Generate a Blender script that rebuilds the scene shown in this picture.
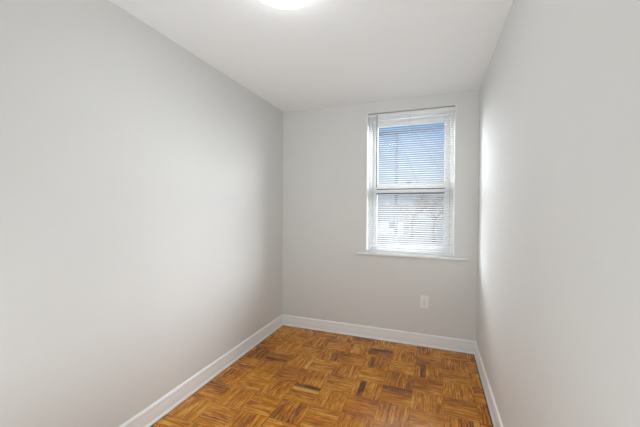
import bpy, bmesh, math, random
from mathutils import Vector, Matrix

# ------------------------------------------------------------------ clearing
for o in list(bpy.data.objects):
    bpy.data.objects.remove(o, do_unlink=True)
SC = bpy.context.scene
COL = SC.collection

# ------------------------------------------------------------------ camera
# room axes: x to the right (left wall at 0), y forward (window wall at 0), z up
YAW, PITCH, ROLL, FOC = -0.3548, -0.0155, 0.0060, 309.14
fw = Vector((math.sin(YAW) * math.cos(PITCH), math.cos(YAW) * math.cos(PITCH), math.sin(PITCH)))
r0 = fw.cross(Vector((0, 0, 1))).normalized()
u0 = r0.cross(fw)
rt = r0 * math.cos(ROLL) + u0 * math.sin(ROLL)
up = -r0 * math.sin(ROLL) + u0 * math.cos(ROLL)
cam_data = bpy.data.cameras.new('camera')
cam = bpy.data.objects.new('camera', cam_data)
COL.objects.link(cam)
M = Matrix((rt, up, -fw)).transposed().to_4x4()
M.translation = Vector((1.6338, -3.1775, 1.3384))
cam.matrix_world = M
cam_data.sensor_width = 36.0
cam_data.lens = FOC / 640.0 * 36.0
cam_data.clip_start = 0.02
cam_data.clip_end = 500
SC.camera = cam

# ------------------------------------------------------------------ sky, sun, exposure
world = bpy.data.worlds.new('sky')
SC.world = world
world.use_nodes = True
wn = world.node_tree
wn.nodes.clear()
tcw = wn.nodes.new('ShaderNodeTexCoord')
sep = wn.nodes.new('ShaderNodeSeparateXYZ')
ramp = wn.nodes.new('ShaderNodeValToRGB')
ramp.color_ramp.elements[0].position = 0.0
ramp.color_ramp.elements[0].color = (0.74, 0.82, 0.91, 1)
ramp.color_ramp.elements[1].position = 1.0
ramp.color_ramp.elements[1].color = (0.10, 0.24, 0.62, 1)
for p_, c_ in ((0.07, (0.60, 0.78, 0.98, 1)), (0.25, (0.30, 0.58, 1.0, 1))):
    e_ = ramp.color_ramp.elements.new(p_)
    e_.color = c_
bg = wn.nodes.new('ShaderNodeBackground')
bg.inputs['Strength'].default_value = 0.72
wo = wn.nodes.new('ShaderNodeOutputWorld')
wn.links.new(tcw.outputs['Generated'], sep.inputs[0])
wn.links.new(sep.outputs['Z'], ramp.inputs[0])
wn.links.new(ramp.outputs[0], bg.inputs[0])
wn.links.new(bg.outputs[0], wo.inputs[0])

sun_d = bpy.data.lights.new('sun', 'SUN')
sun_d.energy = 2.6
sun_d.angle = math.radians(0.6)
sun_d.color = (1.0, 0.95, 0.87)
sun = bpy.data.objects.new('sun', sun_d)
COL.objects.link(sun)
sun.rotation_euler = Vector((0.35, 0.80, -0.62)).to_track_quat('-Z', 'Y').to_euler()

def area(name, loc, target, sx, sy, power, col):
    d = bpy.data.lights.new(name, 'AREA')
    d.shape = 'RECTANGLE'
    d.size, d.size_y = sx, sy
    d.energy = power
    d.color = col
    o = bpy.data.objects.new(name, d)
    COL.objects.link(o)
    o.location = loc
    o.rotation_euler = (Vector(target) - Vector(loc)).to_track_quat('-Z', 'Y').to_euler()
    return o
# bright sky outside the window, and an added soft fill behind the camera, aimed up at the ceiling
P_HIGH, P_WEST, P_EAST, P_FILL, LAMP_EMISSION = 320, 900, 2100, 14.6, 13.5
area('skylight_high', (1.4, 3.6, 5.2), (1.4, 0.1, 1.6), 4.0, 3.0, P_HIGH, (1.0, 0.985, 0.965))
area('skylight_west', (-2.5, 3.7, 3.4), (1.4, 0.0, 1.6), 3.6, 3.6, P_WEST, (0.90, 0.95, 1.0))
area('skylight_east', (6.2, 4.2, 3.6), (1.4, 0.0, 1.6), 4.8, 3.8, P_EAST, (0.90, 0.95, 1.0))
area('fill_light', (1.0, -3.40, 0.30), (1.0, -1.0, 2.44), 1.70, 0.50, P_FILL, (0.90, 0.965, 1.0)).data.spread = math.radians(125)
LAMP_COLOR = (0.94, 0.98, 1.0)
SC.view_settings.view_transform = 'Standard'
SC.view_settings.look = 'None'
SC.view_settings.gamma = 1.0
SC.view_settings.use_curve_mapping = False
SC.view_settings.exposure = 0.13

# ------------------------------------------------------------------ helpers
def mat(name, col, rough=0.6, metal=0.0, noise=0.0, nscale=40.0, bump=0.0, bscale=300.0, spec=0.5):
    m = bpy.data.materials.new(name)
    m.use_nodes = True
    nt = m.node_tree
    b = nt.nodes['Principled BSDF']
    b.inputs['Base Color'].default_value = (*col, 1)
    b.inputs['Roughness'].default_value = rough
    b.inputs['Metallic'].default_value = metal
    b.inputs['Specular IOR Level'].default_value = spec
    tc = nt.nodes.new('ShaderNodeTexCoord')
    if noise:
        n = nt.nodes.new('ShaderNodeTexNoise')
        n.inputs['Scale'].default_value = nscale
        n.inputs['Detail'].default_value = 5
        nt.links.new(tc.outputs['Object'], n.inputs['Vector'])
        mx = nt.nodes.new('ShaderNodeMixRGB')
        mx.inputs[1].default_value = (*[c * (1 - noise) for c in col], 1)
        mx.inputs[2].default_value = (*[min(1, c * (1 + noise)) for c in col], 1)
        nt.links.new(n.outputs['Fac'], mx.inputs[0])
        nt.links.new(mx.outputs[0], b.inputs['Base Color'])
    if bump:
        n2 = nt.nodes.new('ShaderNodeTexNoise')
        n2.inputs['Scale'].default_value = bscale
        n2.inputs['Detail'].default_value = 3
        nt.links.new(tc.outputs['Object'], n2.inputs['Vector'])
        bp = nt.nodes.new('ShaderNodeBump')
        bp.inputs['Strength'].default_value = bump
        bp.inputs['Distance'].default_value = 0.002
        nt.links.new(n2.outputs['Fac'], bp.inputs['Height'])
        nt.links.new(bp.outputs[0], b.inputs['Normal'])
    return m


def box(bm, x0, x1, y0, y1, z0, z1):
    v = [bm.verts.new((x, y, z)) for z in (z0, z1) for y in (y0, y1) for x in (x0, x1)]
    for f in ((0, 2, 3, 1), (4, 5, 7, 6), (0, 1, 5, 4), (2, 6, 7, 3), (0, 4, 6, 2), (1, 3, 7, 5)):
        bm.faces.new([v[i] for i in f])
    return v


def rbox(bm, x0, x1, y0, y1, z0, z1, bev=0.002, seg=2):
    b2 = bmesh.new()
    box(b2, x0, x1, y0, y1, z0, z1)
    bmesh.ops.bevel(b2, geom=list(b2.edges), offset=bev, segments=seg, affect='EDGES', profile=0.5)
    me = bpy.data.meshes.new('tmp')
    b2.to_mesh(me)
    b2.free()
    bm.from_mesh(me)
    bpy.data.meshes.remove(me)


def lathe(bm, prof, cx, cy, seg=64, close_top=False):
    rings = []
    for r, z in prof:
        if r < 1e-6:
            rings.append([bm.verts.new((cx, cy, z))])
        else:
            rings.append([bm.verts.new((cx + r * math.cos(2 * math.pi * k / seg), cy + r * math.sin(2 * math.pi * k / seg), z)) for k in range(seg)])
    for a, b in zip(rings, rings[1:]):
        for k in range(seg):
            k2 = (k + 1) % seg
            if len(a) == 1:
                bm.faces.new((a[0], b[k], b[k2]))
            elif len(b) == 1:
                bm.faces.new((a[k], b[0], a[k2]))
            else:
                bm.faces.new((a[k], b[k], b[k2], a[k2]))


def tube(bm, pts, rads, seg=8):
    pts = [Vector(p) for p in pts]
    if not isinstance(rads, (list, tuple)):
        rads = [rads] * len(pts)
    rings = []
    ref = None
    for i, p in enumerate(pts):
        d = (pts[min(i + 1, len(pts) - 1)] - pts[max(i - 1, 0)]).normalized()
        if ref is None:
            ref = d.orthogonal().normalized()
        ref = (ref - d * ref.dot(d)).normalized()
        s = d.cross(ref)
        rings.append([bm.verts.new(p + (ref * math.cos(2 * math.pi * k / seg) + s * math.sin(2 * math.pi * k / seg)) * rads[i]) for k in range(seg)])
    for a, b in zip(rings, rings[1:]):
        for k in range(seg):
            k2 = (k + 1) % seg
            bm.faces.new((a[k], a[k2], b[k2], b[k]))
    bm.faces.new(rings[0][::-1])
    bm.faces.new(rings[-1])


def extrude_profile(bm, prof, p0, p1, inward):
    """prof: (distance from wall, height); run from p0 to p1 along the wall; inward = unit vector into the room"""
    p0, p1, n = Vector(p0), Vector(p1), Vector(inward)
    d = (p1 - p0).normalized()
    def ring(p, m):   # mitred: m = shift along d per unit of depth
        return [bm.verts.new(p + n * a + Vector((0, 0, h)) + d * (m * a)) for a, h in prof]
    a = ring(p0, 1.0)
    b = ring(p1, -1.0)
    for i in range(len(prof)):
        j = (i + 1) % len(prof)
        bm.faces.new((a[i], a[j], b[j], b[i]))
    bm.faces.new(a[::-1])
    bm.faces.new(b)


def obj(name, bm, m, parent=None, smooth=False, loc=None):
    bmesh.ops.recalc_face_normals(bm, faces=list(bm.faces))
    me = bpy.data.meshes.new(name)
    bm.to_mesh(me)
    bm.free()
    if smooth:
        for p in me.polygons:
            p.use_smooth = True
        try:
            me.set_sharp_from_angle(angle=math.radians(40))
        except Exception:
            pass
    me.materials.append(m)
    o = bpy.data.objects.new(name, me)
    COL.objects.link(o)
    if loc is not None:                      # move the origin to loc, geometry stays in place
        me.transform(Matrix.Translation(-Vector(loc)))
        o.location = loc
    if parent is not None:
        o.parent = parent
        if loc is None:
            o.matrix_parent_inverse = parent.matrix_basis.inverted()
        else:
            o.matrix_parent_inverse = parent.matrix_basis.inverted()
    return o


def thing(name, label, cat, loc, group=None):
    o = bpy.data.objects.new(name, None)
    o.empty_display_size = 0.1
    COL.objects.link(o)
    o.location = loc
    tag(o, label, cat, group)
    return o


def tag(o, label, cat, group=None, kind=None):
    o['label'] = label
    o['category'] = cat
    if group:
        o['group'] = group
    if kind:
        o['kind'] = kind


def struct(name, bm, m, label, cat, smooth=False):
    o = obj(name, bm, m, smooth=smooth)
    tag(o, label, cat, kind='structure')
    return o

# ------------------------------------------------------------------ dimensions
W, H = 2.009, 2.44
YF = -3.55                       # front wall (behind the camera)
TH = 0.22                        # wall thickness
WX0, WX1, WZ0, WZ1 = 0.968, 1.813, 0.890, 2.319   # window opening
BASE_H = 0.119

# ------------------------------------------------------------------ room materials
M_wall = mat('wall_paint', (0.785, 0.780, 0.757), 0.6, bump=0.08, bscale=220, noise=0.012, nscale=3, spec=0.35)
M_ceil = mat('ceiling_paint', (0.93, 0.935, 0.935), 0.8, bump=0.05, bscale=200)
M_trim = mat('white_trim_paint', (0.95, 0.955, 0.955), 0.35)
M_vinyl = mat('white_vinyl', (0.90, 0.90, 0.89), 0.35)
M_slat = mat('blind_white_vinyl', (0.90, 0.90, 0.89), 0.4)
_nt = M_slat.node_tree                       # thin vinyl lets a little daylight through
_tr = _nt.nodes.new('ShaderNodeBsdfTranslucent'); _tr.inputs[0].default_value = (0.86, 0.86, 0.85, 1)
_mx = _nt.nodes.new('ShaderNodeMixShader'); _mx.inputs[0].default_value = 0.30
_nt.links.new(_nt.nodes['Principled BSDF'].outputs[0], _mx.inputs[1])
_nt.links.new(_tr.outputs[0], _mx.inputs[2])
_nt.links.new(_mx.outputs[0], _nt.nodes['Material Output'].inputs[0])
M_dark = mat('near_black', (0.06, 0.06, 0.065), 0.6)
M_lock = mat('sash_lock_metal', (0.16, 0.15, 0.15), 0.4, 0.6)
M_plate = mat('white_plastic', (0.93, 0.93, 0.91), 0.3)
M_slot = mat('outlet_slot', (0.03, 0.03, 0.03), 0.6)
M_screw = mat('plate_screw', (0.6, 0.6, 0.58), 0.3, 0.7)
M_chrome = mat('brushed_nickel', (0.62, 0.61, 0.59), 0.3, 1.0)
M_wand = mat('grey_wand_plastic', (0.10, 0.10, 0.11), 0.35)
M_cord = mat('white_cord', (0.62, 0.62, 0.60), 0.8)


def floor_material():
    m = bpy.data.materials.new('oak_finger_parquet')
    m.use_nodes = True
    nt = m.node_tree
    N, L = nt.nodes.new, nt.links.new
    b = nt.nodes['Principled BSDF']
    uv = N('ShaderNodeUVMap'); uv.uv_map = 'grain'
    tone = N('ShaderNodeAttribute'); tone.attribute_name = 'tone'
    # long soft figure along each finger
    mp = N('ShaderNodeMapping'); mp.inputs['Scale'].default_value = (8.0, 85.0, 1)
    L(uv.outputs[0], mp.inputs[0])
    n1 = N('ShaderNodeTexNoise'); n1.inputs['Scale'].default_value = 1.0; n1.inputs['Detail'].default_value = 6
    n1.inputs['Roughness'].default_value = 0.65; n1.inputs['Distortion'].default_value = 0.9
    L(mp.outputs[0], n1.inputs['Vector'])
    # fine pores
    mp2 = N('ShaderNodeMapping'); mp2.inputs['Scale'].default_value = (22.0, 420.0, 1)
    L(uv.outputs[0], mp2.inputs[0])
    n2 = N('ShaderNodeTexNoise'); n2.inputs['Scale'].default_value = 0.8; n2.inputs['Detail'].default_value = 4
    L(mp2.outputs[0], n2.inputs['Vector'])
    # value = tone + (n1-.5)*.9
    s1 = N('ShaderNodeMath'); s1.operation = 'MULTIPLY_ADD'
    s1.inputs[1].default_value = 2.3; s1.inputs[2].default_value = -1.17
    L(n1.outputs['Fac'], s1.inputs[0])
    s2 = N('ShaderNodeMath'); s2.operation = 'ADD'
    L(s1.outputs[0], s2.inputs[0]); L(tone.outputs['Fac'], s2.inputs[1])
    tco = N('ShaderNodeTexCoord')                 # worn and darker patches of the old finish
    n3 = N('ShaderNodeTexNoise'); n3.inputs['Scale'].default_value = 5.0; n3.inputs['Detail'].default_value = 4
    L(tco.outputs['Object'], n3.inputs['Vector'])
    s3 = N('ShaderNodeMath'); s3.operation = 'MULTIPLY_ADD'
    s3.inputs[1].default_value = 0.6; s3.inputs[2].default_value = -0.30
    L(n3.outputs['Fac'], s3.inputs[0])
    s4 = N('ShaderNodeMath'); s4.operation = 'ADD'
    L(s2.outputs[0], s4.inputs[0]); L(s3.outputs[0], s4.inputs[1])
    s2 = s4
    ramp = N('ShaderNodeValToRGB')
    cr = ramp.color_ramp
    cr.elements[0].position = 0.0; cr.elements[0].color = (0.10, 0.030, 0.004, 1)
    cr.elements[1].position = 1.0; cr.elements[1].color = (0.90, 0.52, 0.11, 1)
    for p, c in ((0.25, (0.30, 0.082, 0.006, 1)), (0.50, (0.62, 0.205, 0.010, 1)), (0.75, (0.85, 0.36, 0.026, 1))):
        e = cr.elements.new(p); e.color = c
    L(s2.outputs[0], ramp.inputs[0])
    pr = N('ShaderNodeMapRange'); pr.inputs[1].default_value = 0.30; pr.inputs[2].default_value = 0.52
    pr.inputs[3].default_value = 0.62; pr.inputs[4].default_value = 1.0
    L(n2.outputs['Fac'], pr.inputs[0])
    mul = N('ShaderNodeMixRGB'); mul.blend_type = 'MULTIPLY'; mul.inputs[0].default_value = 0.8
    L(ramp.outputs[0], mul.inputs[1]); L(pr.outputs[0], mul.inputs[2])
    L(mul.outputs[0], b.inputs['Base Color'])
    rr = N('ShaderNodeMapRange'); rr.inputs[3].default_value = 0.20; rr.inputs[4].default_value = 0.34
    L(n1.outputs['Fac'], rr.inputs[0]); L(rr.outputs[0], b.inputs['Roughness'])
    b.inputs['Specular IOR Level'].default_value = 0.40
    bp = N('ShaderNodeBump'); bp.inputs['Strength'].default_value = 0.25; bp.inputs['Distance'].default_value = 0.001
    L(n2.outputs['Fac'], bp.inputs['Height']); L(bp.outputs[0], b.inputs['Normal'])
    return m

# ------------------------------------------------------------------ floor: finger-block parquet, one mesh
BLK, NF = 0.211, 5
FX0, FY0 = 1.495, -0.395        # a block corner
VERTICAL_PARITY = 0             # parity of blocks whose fingers run away from the window wall
def build_floor():
    rnd = random.Random(11)
    fx0, fx1, fy0, fy1 = -0.10, W + 0.10, YF - 0.10, 0.10
    verts, faces, tones, uvs = [], [], [], []
    G = 0.0009
    DARK = {(-2, 0, 3): .02, (-2, 0, 2): .25, (0, -1, 1): .12, (0, -1, 2): .62, (-4, -4, 4): .02, (-4, -4, 3): .98, (-2, -3, 1): .08, (-1, -3, 4): .14}
    i0, i1 = math.floor((fx0 - FX0) / BLK), math.ceil((fx1 - FX0) / BLK)
    j0, j1 = math.floor((fy0 - FY0) / BLK), math.ceil((fy1 - FY0) / BLK)
    for i in range(i0, i1):
        for j in range(j0, j1):
            vert = (i + j + 1) % 2 == VERTICAL_PARITY
            bt = rnd.gauss(0.55, 0.05)
            for k in range(NF):
                t = DARK.get((i, j, k), bt + rnd.gauss(0, 0.07) + (-.18 if rnd.random() < .06 else 0))
                a0, a1 = k / NF, (k + 1) / NF
                if vert:
                    x0, x1, y0, y1 = FX0 + (i + a0) * BLK, FX0 + (i + a1) * BLK, FY0 + j * BLK, FY0 + (j + 1) * BLK
                else:
                    x0, x1, y0, y1 = FX0 + i * BLK, FX0 + (i + 1) * BLK, FY0 + (j + a0) * BLK, FY0 + (j + a1) * BLK
                x0, x1 = max(x0, .026), min(x1, W - .026); y0, y1 = max(y0, fy0), min(y1, -.026)   # gap at the walls, dark subfloor drawing the shadow line there
                if x1 - x0 < .003 or y1 - y0 < .003:
                    continue
                ou, ov = rnd.uniform(0, 40), rnd.uniform(0, 40)
                n = len(verts)
                e = G + (rnd.random() < .25) * 0.0006
                q = [(x0 + e, y0 + e), (x1 - e, y0 + e), (x1 - e, y1 - e), (x0 + e, y1 - e)]
                verts += [(x, y, 0.0) for x, y in q]
                faces.append((n, n + 1, n + 2, n + 3))
                tones.append(t)
                uvs += [((y + ou), (x + ov)) if vert else ((x + ou), (y + ov)) for x, y in q]
    # subfloor body with dark glue joints, top just under the fingers
    nb = len(verts)
    for z in (-0.12, -0.0012):
        for x, y in ((fx0, fy0), (fx1, fy0), (fx1, fy1), (fx0, fy1)):
            verts.append((x, y, z))
    for f in ((3, 2, 1, 0), (4, 5, 6, 7), (0, 1, 5, 4), (1, 2, 6, 5), (2, 3, 7, 6), (3, 0, 4, 7)):
        faces.append(tuple(nb + i for i in f)); tones.append(0.03); uvs += [(0, 0)] * 4
    me = bpy.data.meshes.new('floor')
    me.from_pydata(verts, [], faces)
    at = me.attributes.new('tone', 'FLOAT', 'FACE')
    at.data.foreach_set('value', tones)
    ul = me.uv_layers.new(name='grain')
    for li, uvv in enumerate(uvs):
        ul.data[li].uv = uvv
    me.materials.append(floor_material())
    o = bpy.data.objects.new('floor', me)
    COL.objects.link(o)
    tag(o, 'glossy honey brown oak parquet floor of alternating finger blocks', 'floor', kind='structure')
build_floor()

# ------------------------------------------------------------------ walls and ceiling
bm = bmesh.new(); box(bm, -TH, 0, YF - TH, TH, -0.12, H + 0.02)
struct('wall_left', bm, M_wall, 'long plain pale grey wall on the left', 'wall')
bm = bmesh.new(); box(bm, W, W + TH, YF - TH, TH, -0.12, H + 0.02)
struct('wall_right', bm, M_wall, 'plain pale grey wall on the right beside the window', 'wall')
bm = bmesh.new()
box(bm, 0, WX0, 0, TH, -0.12, H + 0.02)
box(bm, WX1, W, 0, TH, -0.12, H + 0.02)
box(bm, WX0, WX1, 0, TH, WZ1, H + 0.02)
box(bm, WX0, WX1, 0, TH, -0.12, WZ0 - 0.025)
struct('wall_back', bm, M_wall, 'pale grey end wall holding the window and outlet', 'wall')
DX0, DX1, DZ = 1.05, 1.85, 2.03
bm = bmesh.new()
box(bm, 0, DX0, YF - TH, YF, -0.12, H + 0.02)
box(bm, DX1, W, YF - TH, YF, -0.12, H + 0.02)
box(bm, DX0, DX1, YF - TH, YF, DZ, H + 0.02)
struct('wall_front', bm, M_wall, 'pale grey wall with the door behind the viewpoint', 'wall')
bm = bmesh.new(); box(bm, -TH, W + TH, YF - TH, TH, H, H + 0.2)
struct('ceiling', bm, M_ceil, 'flat matt white ceiling', 'ceiling')

# ------------------------------------------------------------------ baseboards with shoe moulding
PROF = [(0, 0), (0.019, 0), (0.0185, 0.006), (0.0165, 0.013), (0.0125, 0.018), (0.0115, 0.019), (0.0115, 0.088), (0.0105, 0.092),
        (0.0125, 0.096), (0.0125, 0.103), (0.009, 0.112), (0.004, 0.118), (0, BASE_H)]
for nm, p0, p1, n, lab in (('baseboard_left', (0, YF, 0), (0, 0, 0), (1, 0, 0), 'white baseboard with shoe moulding along the left wall'),
                           ('baseboard_back', (0, 0, 0), (W, 0, 0), (0, -1, 0), 'white baseboard under the window wall'),
                           ('baseboard_right', (W, 0, 0), (W, YF, 0), (-1, 0, 0), 'white baseboard with shoe moulding along the right wall'),
                           ('baseboard_front', (DX0 - .07, YF, 0), (0, YF, 0), (0, 1, 0), 'white baseboard beside the door')):
    bm = bmesh.new()
    extrude_profile(bm, PROF, p0, p1, n)
    struct(nm, bm, M_trim, lab, 'baseboard', smooth=True)

# ------------------------------------------------------------------ door behind the viewpoint
bm = bmesh.new()
box(bm, DX0 - .07, DX0, YF, YF + .015, 0, DZ + .07)
box(bm, DX1, DX1 + .07, YF, YF + .015, 0, DZ + .07)
box(bm, DX0, DX1, YF, YF + .015, DZ, DZ + .07)
struct('trim_1', bm, M_trim, 'white casing around the door', 'trim')
bm = bmesh.new()
LXD = DX0 - .045                               # leaf swung open into the hall
rbox(bm, LXD, LXD + .04, YF - TH - .80, YF - TH - .005, 0.004, DZ - .003, .002)
for zz0, zz1 in ((.2, .9), (1.02, 1.85)):
    for yy in (YF - TH - .70, YF - TH - .37):
        rbox(bm, LXD - .005, LXD + .045, yy, yy + .27, zz0, zz1, .008)
door = struct('door_1', bm, M_trim, 'white panel door standing open behind the viewpoint', 'door')
bm = bmesh.new()
tube(bm, [(LXD - .06, YF - TH - .74, .95), (LXD + .10, YF - TH - .74, .95)], .011, 12)
for sx in (-.075, .085):
    rbox(bm, LXD + sx - .003, LXD + sx + .033, YF - TH - .765, YF - TH - .715, .925, .975, .016, 4)
obj('door_knob', bm, M_chrome, door, smooth=True)
bm = bmesh.new()
HY0, HY1 = YF - TH - 1.3, YF - TH
box(bm, -TH, W + TH, HY0 - .1, HY0, -0.12, H + .02)
box(bm, -TH, 0, HY0, HY1, -0.12, H + .02)
box(bm, W, W + TH, HY0, HY1, -0.12, H + .02)
struct('wall_hall', bm, M_wall, 'pale grey hallway wall beyond the open door', 'wall')
bm = bmesh.new(); box(bm, -TH, W + TH, HY0 - .1, HY1, H, H + .2)
struct('ceiling_hall', bm, M_ceil, 'white hallway ceiling beyond the open door', 'ceiling')
bm = bmesh.new(); box(bm, -TH, W + TH, HY0 - .1, YF - .10, -0.12, -.001)
struct('floor_hall', bm, mat('hall_wood', (.36, .17, .05), .35, noise=.15, nscale=8), 'brown wooden hallway floor beyond the open door', 'floor')

# ------------------------------------------------------------------ window
def glass_material():
    m = bpy.data.materials.new('window_glass')
    m.use_nodes = True
    nt = m.node_tree
    nt.nodes.clear()
    o = nt.nodes.new('ShaderNodeOutputMaterial')
    t = nt.nodes.new('ShaderNodeBsdfTransparent'); t.inputs[0].default_value = (0.97, 0.97, 0.97, 1)
    g = nt.nodes.new('ShaderNodeBsdfGlossy'); g.inputs['Roughness'].default_value = 0.02
    f = nt.nodes.new('ShaderNodeFresnel')
    ge = nt.nodes.new('ShaderNodeNewGeometry')
    ir = nt.nodes.new('ShaderNodeMapRange')          # same reflectance from both faces of the pane
    ir.inputs[3].default_value = 1.45; ir.inputs[4].default_value = 1 / 1.45
    nt.links.new(ge.outputs['Backfacing'], ir.inputs[0]); nt.links.new(ir.outputs[0], f.inputs[0])
    mx = nt.nodes.new('ShaderNodeMixShader')
    nt.links.new(f.outputs[0], mx.inputs[0]); nt.links.new(t.outputs[0], mx.inputs[1])
    nt.links.new(g.outputs[0], mx.inputs[2]); nt.links.new(mx.outputs[0], o.inputs[0])
    return m
M_glass = glass_material()

def frame_bm(x0, x1, z0, z1, y0, y1, l, r, b, t, bev=.003):
    bm = bmesh.new()
    rbox(bm, x0, x0 + l, y0, y1, z0, z1, bev)
    rbox(bm, x1 - r, x1, y0, y1, z0, z1, bev)
    rbox(bm, x0 + l - .001, x1 - r + .001, y0, y1, z0, z0 + b, bev)
    rbox(bm, x0 + l - .001, x1 - r + .001, y0, y1, z1 - t, z1, bev)
    return bm

bm = frame_bm(WX0, WX1, WZ0, WZ1, 0.095, 0.20, .040, .040, .04, .050)
win = struct('window_1', bm, M_vinyl, 'white double hung window with lowered mini blind', 'window')
# plaster / wood returns lining the opening, flush with the wall face
bm = bmesh.new()
box(bm, WX0, WX0 + .008, 0.0, 0.096, WZ0, WZ1)
box(bm, WX1 - .008, WX1, 0.0, 0.096, WZ0, WZ1)
box(bm, WX0 + .008, WX1 - .008, 0.05, 0.096, WZ1 - .006, WZ1)
obj('jamb_liner', bm, M_trim, win)
SX0, SX1 = WX0 + .042, WX1 - .042
MZ = 1.555                                    # meeting rail height
us = obj('upper_sash', frame_bm(SX0, SX1, MZ + .005, WZ1 - .055, 0.150, 0.180, .048, .048, .045, .055), M_vinyl, win)
bm = bmesh.new(); box(bm, SX0 + .044, SX1 - .044, .162, .168, MZ + .045, WZ1 - .105)
obj('glass_pane', bm, M_glass, us)
ls = obj('lower_sash', frame_bm(SX0, SX1, WZ0 + .042, MZ + .050, 0.108, 0.142, .050, .050, .034, .050), M_vinyl, win)
bm = bmesh.new(); box(bm, SX0 + .046, SX1 - .046, .122, .128, WZ0 + .072, MZ - .052)
obj('glass_pane', bm, M_glass, ls)
bm = bmesh.new()                               # dark strips along the sash sides and the meeting rail
for x in (WX0 + .0385, WX1 - .0425):
    box(bm, x, x + .004, .104, .1075, WZ0 + .04, WZ1 - .05)
box(bm, SX0 + .048, SX1 - .048, .1455, .1495, MZ + .0495, MZ + .0535)
box(bm, SX0 + .046, SX1 - .046, .1076, .138, MZ - .014, MZ + .001)
box(bm, SX0 + .046, SX1 - .046, .106, .138, MZ - .058, MZ - .047)
obj('dark_strip', bm, M_dark, win)
bm = bmesh.new(); rbox(bm, SX0 + .046, SX1 - .046, .104, .140, MZ - .048, MZ - .013, .003)
obj('sash_rail', bm, M_vinyl, ls)
bm = bmesh.new()
LX = 1.383
rbox(bm, LX - .026, LX + .026, .110, .136, MZ + .050, MZ + .060, .003)
tube(bm, [(LX, .123, MZ + .060), (LX, .123, MZ + .072)], .011, 12)
rbox(bm, LX - .006, LX + .034, .112, .121, MZ + .066, MZ + .076, .003)
obj('sash_lock', bm, M_lock, win, smooth=True)
# stool: rounded nosing that runs past the opening on both sides
bm = bmesh.new()
rbox(bm, 0.860, 1.940, -0.030, 0.001, WZ0 - .025, WZ0, .009, 4)
box(bm, WX0, WX1, 0.0, 0.10, WZ0 - .025, WZ0)
obj('window_sill', bm, M_trim, win, smooth=True)

# ------------------------------------------------------------------ mini blind (inside mount, flush with the wall face)
BX0, BX1 = WX0 + .012, WX1 - .012
BY = 0.030
blind = thing('window_blind', 'white horizontal mini blind lowered over the window with slats open', 'blind', (WX0 + .42, BY, WZ1 - .007))
bm = bmesh.new()
rbox(bm, BX0 - .002, BX1 + .002, BY - .016, BY + .016, WZ1 - .034, WZ1 - .0065, .003)
obj('headrail', bm, M_vinyl, blind)
bm = bmesh.new()
rbox(bm, BX0, BX1, BY - .014, BY + .014, WZ0 + .006, WZ0 + .024, .006, 3)
obj('bottom_rail', bm, M_vinyl, blind, smooth=True)
PITCHZ, TILT, SW = 0.0215, math.radians(24), 0.025
bm = bmesh.new()
z = WZ0 + .037
while z < WZ1 - .040:
    top, bot = [], []
    for k in range(6):
        s = -0.5 + k / 5.0
        crown = 0.0022 * (1 - (2 * s) ** 2)
        dy, dz = s * SW, crown
        y = BY + dy * math.cos(TILT) - dz * math.sin(TILT)
        zz = z + dy * math.sin(TILT) + dz * math.cos(TILT)
        top.append((y, zz + .0003)); bot.append((y, zz - .0003))
    ring = top + bot[::-1]
    a = [bm.verts.new((BX0, y, q)) for y, q in ring]
    b = [bm.verts.new((BX1, y, q)) for y, q in ring]
    n = len(ring)
    for k in range(n):
        k2 = (k + 1) % n
        bm.faces.new((a[k], a[k2], b[k2], b[k]))
    bm.faces.new(a[::-1]); bm.faces.new(b)
    z += PITCHZ
obj('slats', bm, M_slat, blind, smooth=True)
for x in (BX0 + .085, (BX0 + BX1) / 2, BX1 - .085):
    bm = bmesh.new()
    for dy in (-.0135, .0135):
        tube(bm, [(x, BY + dy, WZ0 + .015), (x, BY + dy, WZ1 - .03)], .0006, 6)
    obj('ladder_cord', bm, M_cord, blind)
bm = bmesh.new()
WXX = 1.072
tube(bm, [(WXX, BY - .019, WZ1 - .016), (WXX, BY - .026, WZ1 - .03), (WXX, BY - .027, 1.57)], .0037, 6)
tube(bm, [(WXX, BY - .027, 1.585), (WXX, BY - .027, 1.56)], .0045, 6)
obj('tilt_wand', bm, M_wand, blind)
bm = bmesh.new()
tube(bm, [(1.043, BY - .017, WZ1 - .03), (1.043, BY - .021, 1.2), (1.043, BY - .021, 1.03)], .0012, 6)
lc = obj('lift_cord', bm, M_cord, blind)
bm = bmesh.new()
lathe(bm, [(0, 1.035), (.003, 1.034), (.0055, 1.005), (.005, 1.0), (0, .999)], 1.043, BY - .021, 12)
obj('tassel', bm, M_plate, lc, smooth=True)

# ------------------------------------------------------------------ wall outlet
OX, OZ = 1.551, 0.436
outlet = thing('wall_outlet', 'small white duplex power outlet low on the wall below the window', 'outlet', (OX, 0, OZ))
bm = bmesh.new(); rbox(bm, OX - .039, OX + .039, -.0075, 0.0, OZ - .060, OZ + .060, .003, 3)
obj('cover_plate', bm, M_plate, outlet)
for dz in (-.0195, .0195):
    bm = bmesh.new()
    rbox(bm, OX - .0165, OX + .0165, -.0105, -.006, OZ + dz - .0145, OZ + dz + .0145, .004, 3)
    rc = obj('receptacle', bm, M_plate, outlet)
    bm = bmesh.new()
    box(bm, OX - .008, OX - .0055, -.0108, -.0100, OZ + dz - .001, OZ + dz + .006)
    box(bm, OX + .0055, OX + .008, -.0108, -.0100, OZ + dz - .001, OZ + dz + .006)
    tube(bm, [(OX, -.0100, OZ + dz - .008), (OX, -.0112, OZ + dz - .008)], .0027, 10)
    obj('slot', bm, M_slot, rc)
bm = bmesh.new(); tube(bm, [(OX, -.006, OZ), (OX, -.0090, OZ)], .004, 12)
obj('screw', bm, M_screw, outlet)

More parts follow.
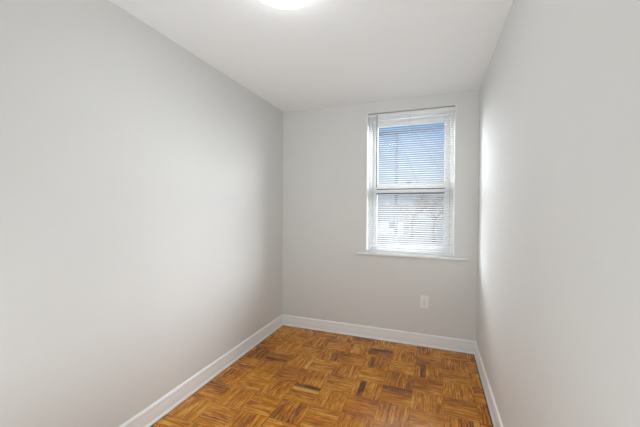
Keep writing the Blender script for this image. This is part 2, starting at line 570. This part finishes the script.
# ------------------------------------------------------------------ flush ceiling light
def lamp_material():
    m = bpy.data.materials.new('lit_opal_diffuser')
    m.use_nodes = True
    b = m.node_tree.nodes['Principled BSDF']
    b.inputs['Base Color'].default_value = (0.9, 0.9, 0.88, 1)
    b.inputs['Roughness'].default_value = 0.35
    b.inputs['Emission Color'].default_value = (*LAMP_COLOR, 1)
    b.inputs['Emission Strength'].default_value = LAMP_EMISSION
    return m
CX, CY, CR = 0.948, -1.832, 0.154
lamp = thing('ceiling_light', 'round white flush ceiling light with a glowing opal dome', 'ceiling light', (CX, CY, H))
bm = bmesh.new()
lathe(bm, [(0, H - .0005), (CR + .006, H - .0005), (CR + .006, H - .026), (CR - .002, H - .030), (0, H - .030)], CX, CY)
obj('base', bm, M_trim, lamp, smooth=True)
bm = bmesh.new()
prof = [(CR, H - .028)] + [(CR * math.cos(a), H - .036 - .045 * math.sin(a)) for a in [i * math.pi / 2 / 12 for i in range(12)]] + [(0, H - .081)]
lathe(bm, prof, CX, CY)
obj('diffuser', bm, lamp_material(), lamp, smooth=True)

# ------------------------------------------------------------------ outdoors: upper-floor view over a winter yard
GZ = -3.0
M_ground = mat('winter_ground', (0.50, 0.48, 0.45), 0.95, noise=0.18, nscale=0.6)
M_bark = mat('bare_bark', (0.20, 0.145, 0.105), 0.9, noise=0.3, nscale=6)
M_twig = mat('bare_twigs', (0.30, 0.215, 0.15), 0.9, noise=0.2, nscale=3)
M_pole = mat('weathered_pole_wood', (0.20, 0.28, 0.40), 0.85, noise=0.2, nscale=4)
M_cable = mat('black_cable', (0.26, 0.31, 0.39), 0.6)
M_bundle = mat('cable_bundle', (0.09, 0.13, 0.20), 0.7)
M_siding = mat('white_siding', (0.80, 0.80, 0.80), 0.7, noise=0.03, nscale=2)
M_roof = mat('pale_grey_shingles', (0.46, 0.45, 0.45), 0.9, noise=0.15, nscale=5)
M_pane = mat('dark_house_glass', (0.10, 0.13, 0.17), 0.1)

bm = bmesh.new(); box(bm, -90, 90, 0.5, 160, GZ - .3, GZ)
struct('ground', bm, M_ground, 'pale winter ground seen through the lower sash', 'ground')
bm = bmesh.new(); box(bm, -TH, W + TH, 0, TH, GZ, -0.12)
struct('wall_outside', bm, M_siding, 'white siding below the window outside', 'wall')


def house(x, y, w, d, h, rz, label):
    t = thing('house', label, 'house', (x, y, GZ), 'houses across the yard')
    parts = []
    bm = bmesh.new(); box(bm, -w / 2, w / 2, -d / 2, d / 2, 0, h)
    for s in (-1, 1):                                   # gable ends
        v = [bm.verts.new((s * w / 2, -d / 2, h)), bm.verts.new((s * w / 2, d / 2, h)), bm.verts.new((s * w / 2, 0, h + d * .28))]
        bm.faces.new(v)
    parts.append(('wall', bm, M_siding))
    bm = bmesh.new()
    for s in (-1, 1):
        e = .35
        q = [(-w / 2 - e, s * (d / 2 + e), h - e * .56), (w / 2 + e, s * (d / 2 + e), h - e * .56), (w / 2 + e, 0, h + d * .28), (-w / 2 - e, 0, h + d * .28)]
        lo = [bm.verts.new(p) for p in q]
        hi = [bm.verts.new((p[0], p[1], p[2] + .14)) for p in q]
        bm.faces.new(lo); bm.faces.new(hi)
        for k in range(4):
            bm.faces.new((lo[k], lo[(k + 1) % 4], hi[(k + 1) % 4], hi[k]))
    parts.append(('roof', bm, M_roof))
    for k in range(3):
        xx = -w / 2 + w * (k + .5) / 3
        bm = bmesh.new(); box(bm, xx - .5, xx + .5, -d / 2 - .06, -d / 2 + .02, h * .45, h * .45 + 1.2)
        parts.append(('window', bm, M_pane))
    bm = bmesh.new(); box(bm, w * .22, w * .22 + .7, .3, 1.0, h + d * .12, h + d * .28 + .8)
    parts.append(('chimney', bm, M_siding))
    for nm, b, m in parts:
        bmesh.ops.recalc_face_normals(b, faces=list(b.faces))
        me = bpy.data.meshes.new(nm); b.to_mesh(me); b.free(); me.materials.append(m)
        o = bpy.data.objects.new(nm, me); COL.objects.link(o); o.parent = t
    t.rotation_euler.z = rz
    return t
house(-9.0, 52, 11, 8, 2.6, .12, 'low white house with pale roof, left half of the lower sash')


def tree(x, y, h, seed, label):
    rnd = random.Random(seed)
    t = thing('bare_tree', label, 'tree', (x, y, GZ), 'bare trees beyond the yard')
    tb, wb = bmesh.new(), bmesh.new()
    tube(tb, [(0, 0, 0), (.05 * h * rnd.uniform(-.5, .5), 0, h * .3), (0.03 * h, 0.02 * h, h * .55)], [.035 * h, .027 * h, .015 * h], 8)

    def grow(b, p, d, L, r, lev):
        p = Vector(p); pts = [p]; rads = [r]
        for s in range(3):
            d = (d + Vector((rnd.gauss(0, .14), rnd.gauss(0, .14), rnd.gauss(.04, .1)))).normalized()
            pts.append(pts[-1] + d * L / 3); rads.append(r * (1 - .25 * (s + 1)))
        tube(b, pts, rads, 5 if lev else 6)
        if lev >= 3:
            return
        for _ in range(5 if lev < 2 else 4):
            q = rnd.uniform(.25, 1.0)
            k = min(2, int(q * 3))
            base = pts[k].lerp(pts[k + 1], q * 3 - k)
            nd = (d + Vector((rnd.gauss(0, .6), rnd.gauss(0, .6), rnd.gauss(.15, .45)))).normalized()
            grow(wb, base, nd, L * rnd.uniform(.5, .72), max(r * .5, .012), lev + 1)
    for k in range(7):
        a = k * 2.4 + rnd.uniform(-.4, .4)
        z0 = h * rnd.uniform(.25, .55)
        grow(tb, (0.02 * h, .01 * h, z0), Vector((math.cos(a) * .8, math.sin(a) * .8, .75)).normalized(), h * .38, .012 * h, 0)
    for nm, b, m in (('trunk', tb, M_bark), ('twigs', wb, M_twig)):
        bmesh.ops.recalc_face_normals(b, faces=list(b.faces))
        me = bpy.data.meshes.new(nm); b.to_mesh(me); b.free(); me.materials.append(m)
        o = bpy.data.objects.new(nm, me); COL.objects.link(o); o.parent = t
    return t
tree(1.6, 40, 6.2, 3, 'bare brown tree nearest the right edge of the lower sash')
tree(-1.6, 46, 6.4, 5, 'bare brown tree at the middle of the lower sash, left of the nearest one')
tree(4.2, 52, 7.0, 8, 'bare brown tree farthest back beyond the lower sash')

# utility pole with guy wires, and an overhead cable, behind the upper sash
PX, PY = -0.10, 12.0
pole = thing('utility_pole', 'slim grey utility pole with guy wires seen through the upper sash', 'utility pole', (PX, PY, GZ))
bm = bmesh.new(); tube(bm, [(PX, PY, GZ), (PX, PY, 5.05)], [.085, .065], 12)
obj('post', bm, M_pole, pole, smooth=True)
bm = bmesh.new(); tube(bm, [(PX, PY, 4.95), (3.2, PY, -3.0)], .017, 6)
obj('guy_wire', bm, M_cable, pole)
bm = bmesh.new()
tube(bm, [(-1.6, 9.5, 6.9), (0.0, 11.0, 5.9), (1.72, 12.6, 3.45), (3.6, 14.2, 0.4), (5.2, 15.5, -2.2)], .013, 6)
wire = obj('service_wire', bm, M_cable, loc=(1.72, 12.6, 3.45))
tag(wire, 'thin loose wire slanting down to the right behind the upper sash', 'wire')
bm = bmesh.new()
tube(bm, [(-9 + 20 * k / 24, 7.0, 3.79 + .0205 * (20 * k / 24 - 8.9) + .0006 * (20 * k / 24 - 9.5) ** 2) for k in range(25)], .055, 8)
cable = obj('overhead_cable', bm, M_bundle, loc=(0, 7.0, 3.8))
tag(cable, 'thick grey overhead cable crossing the sky near the top of the window', 'cable')
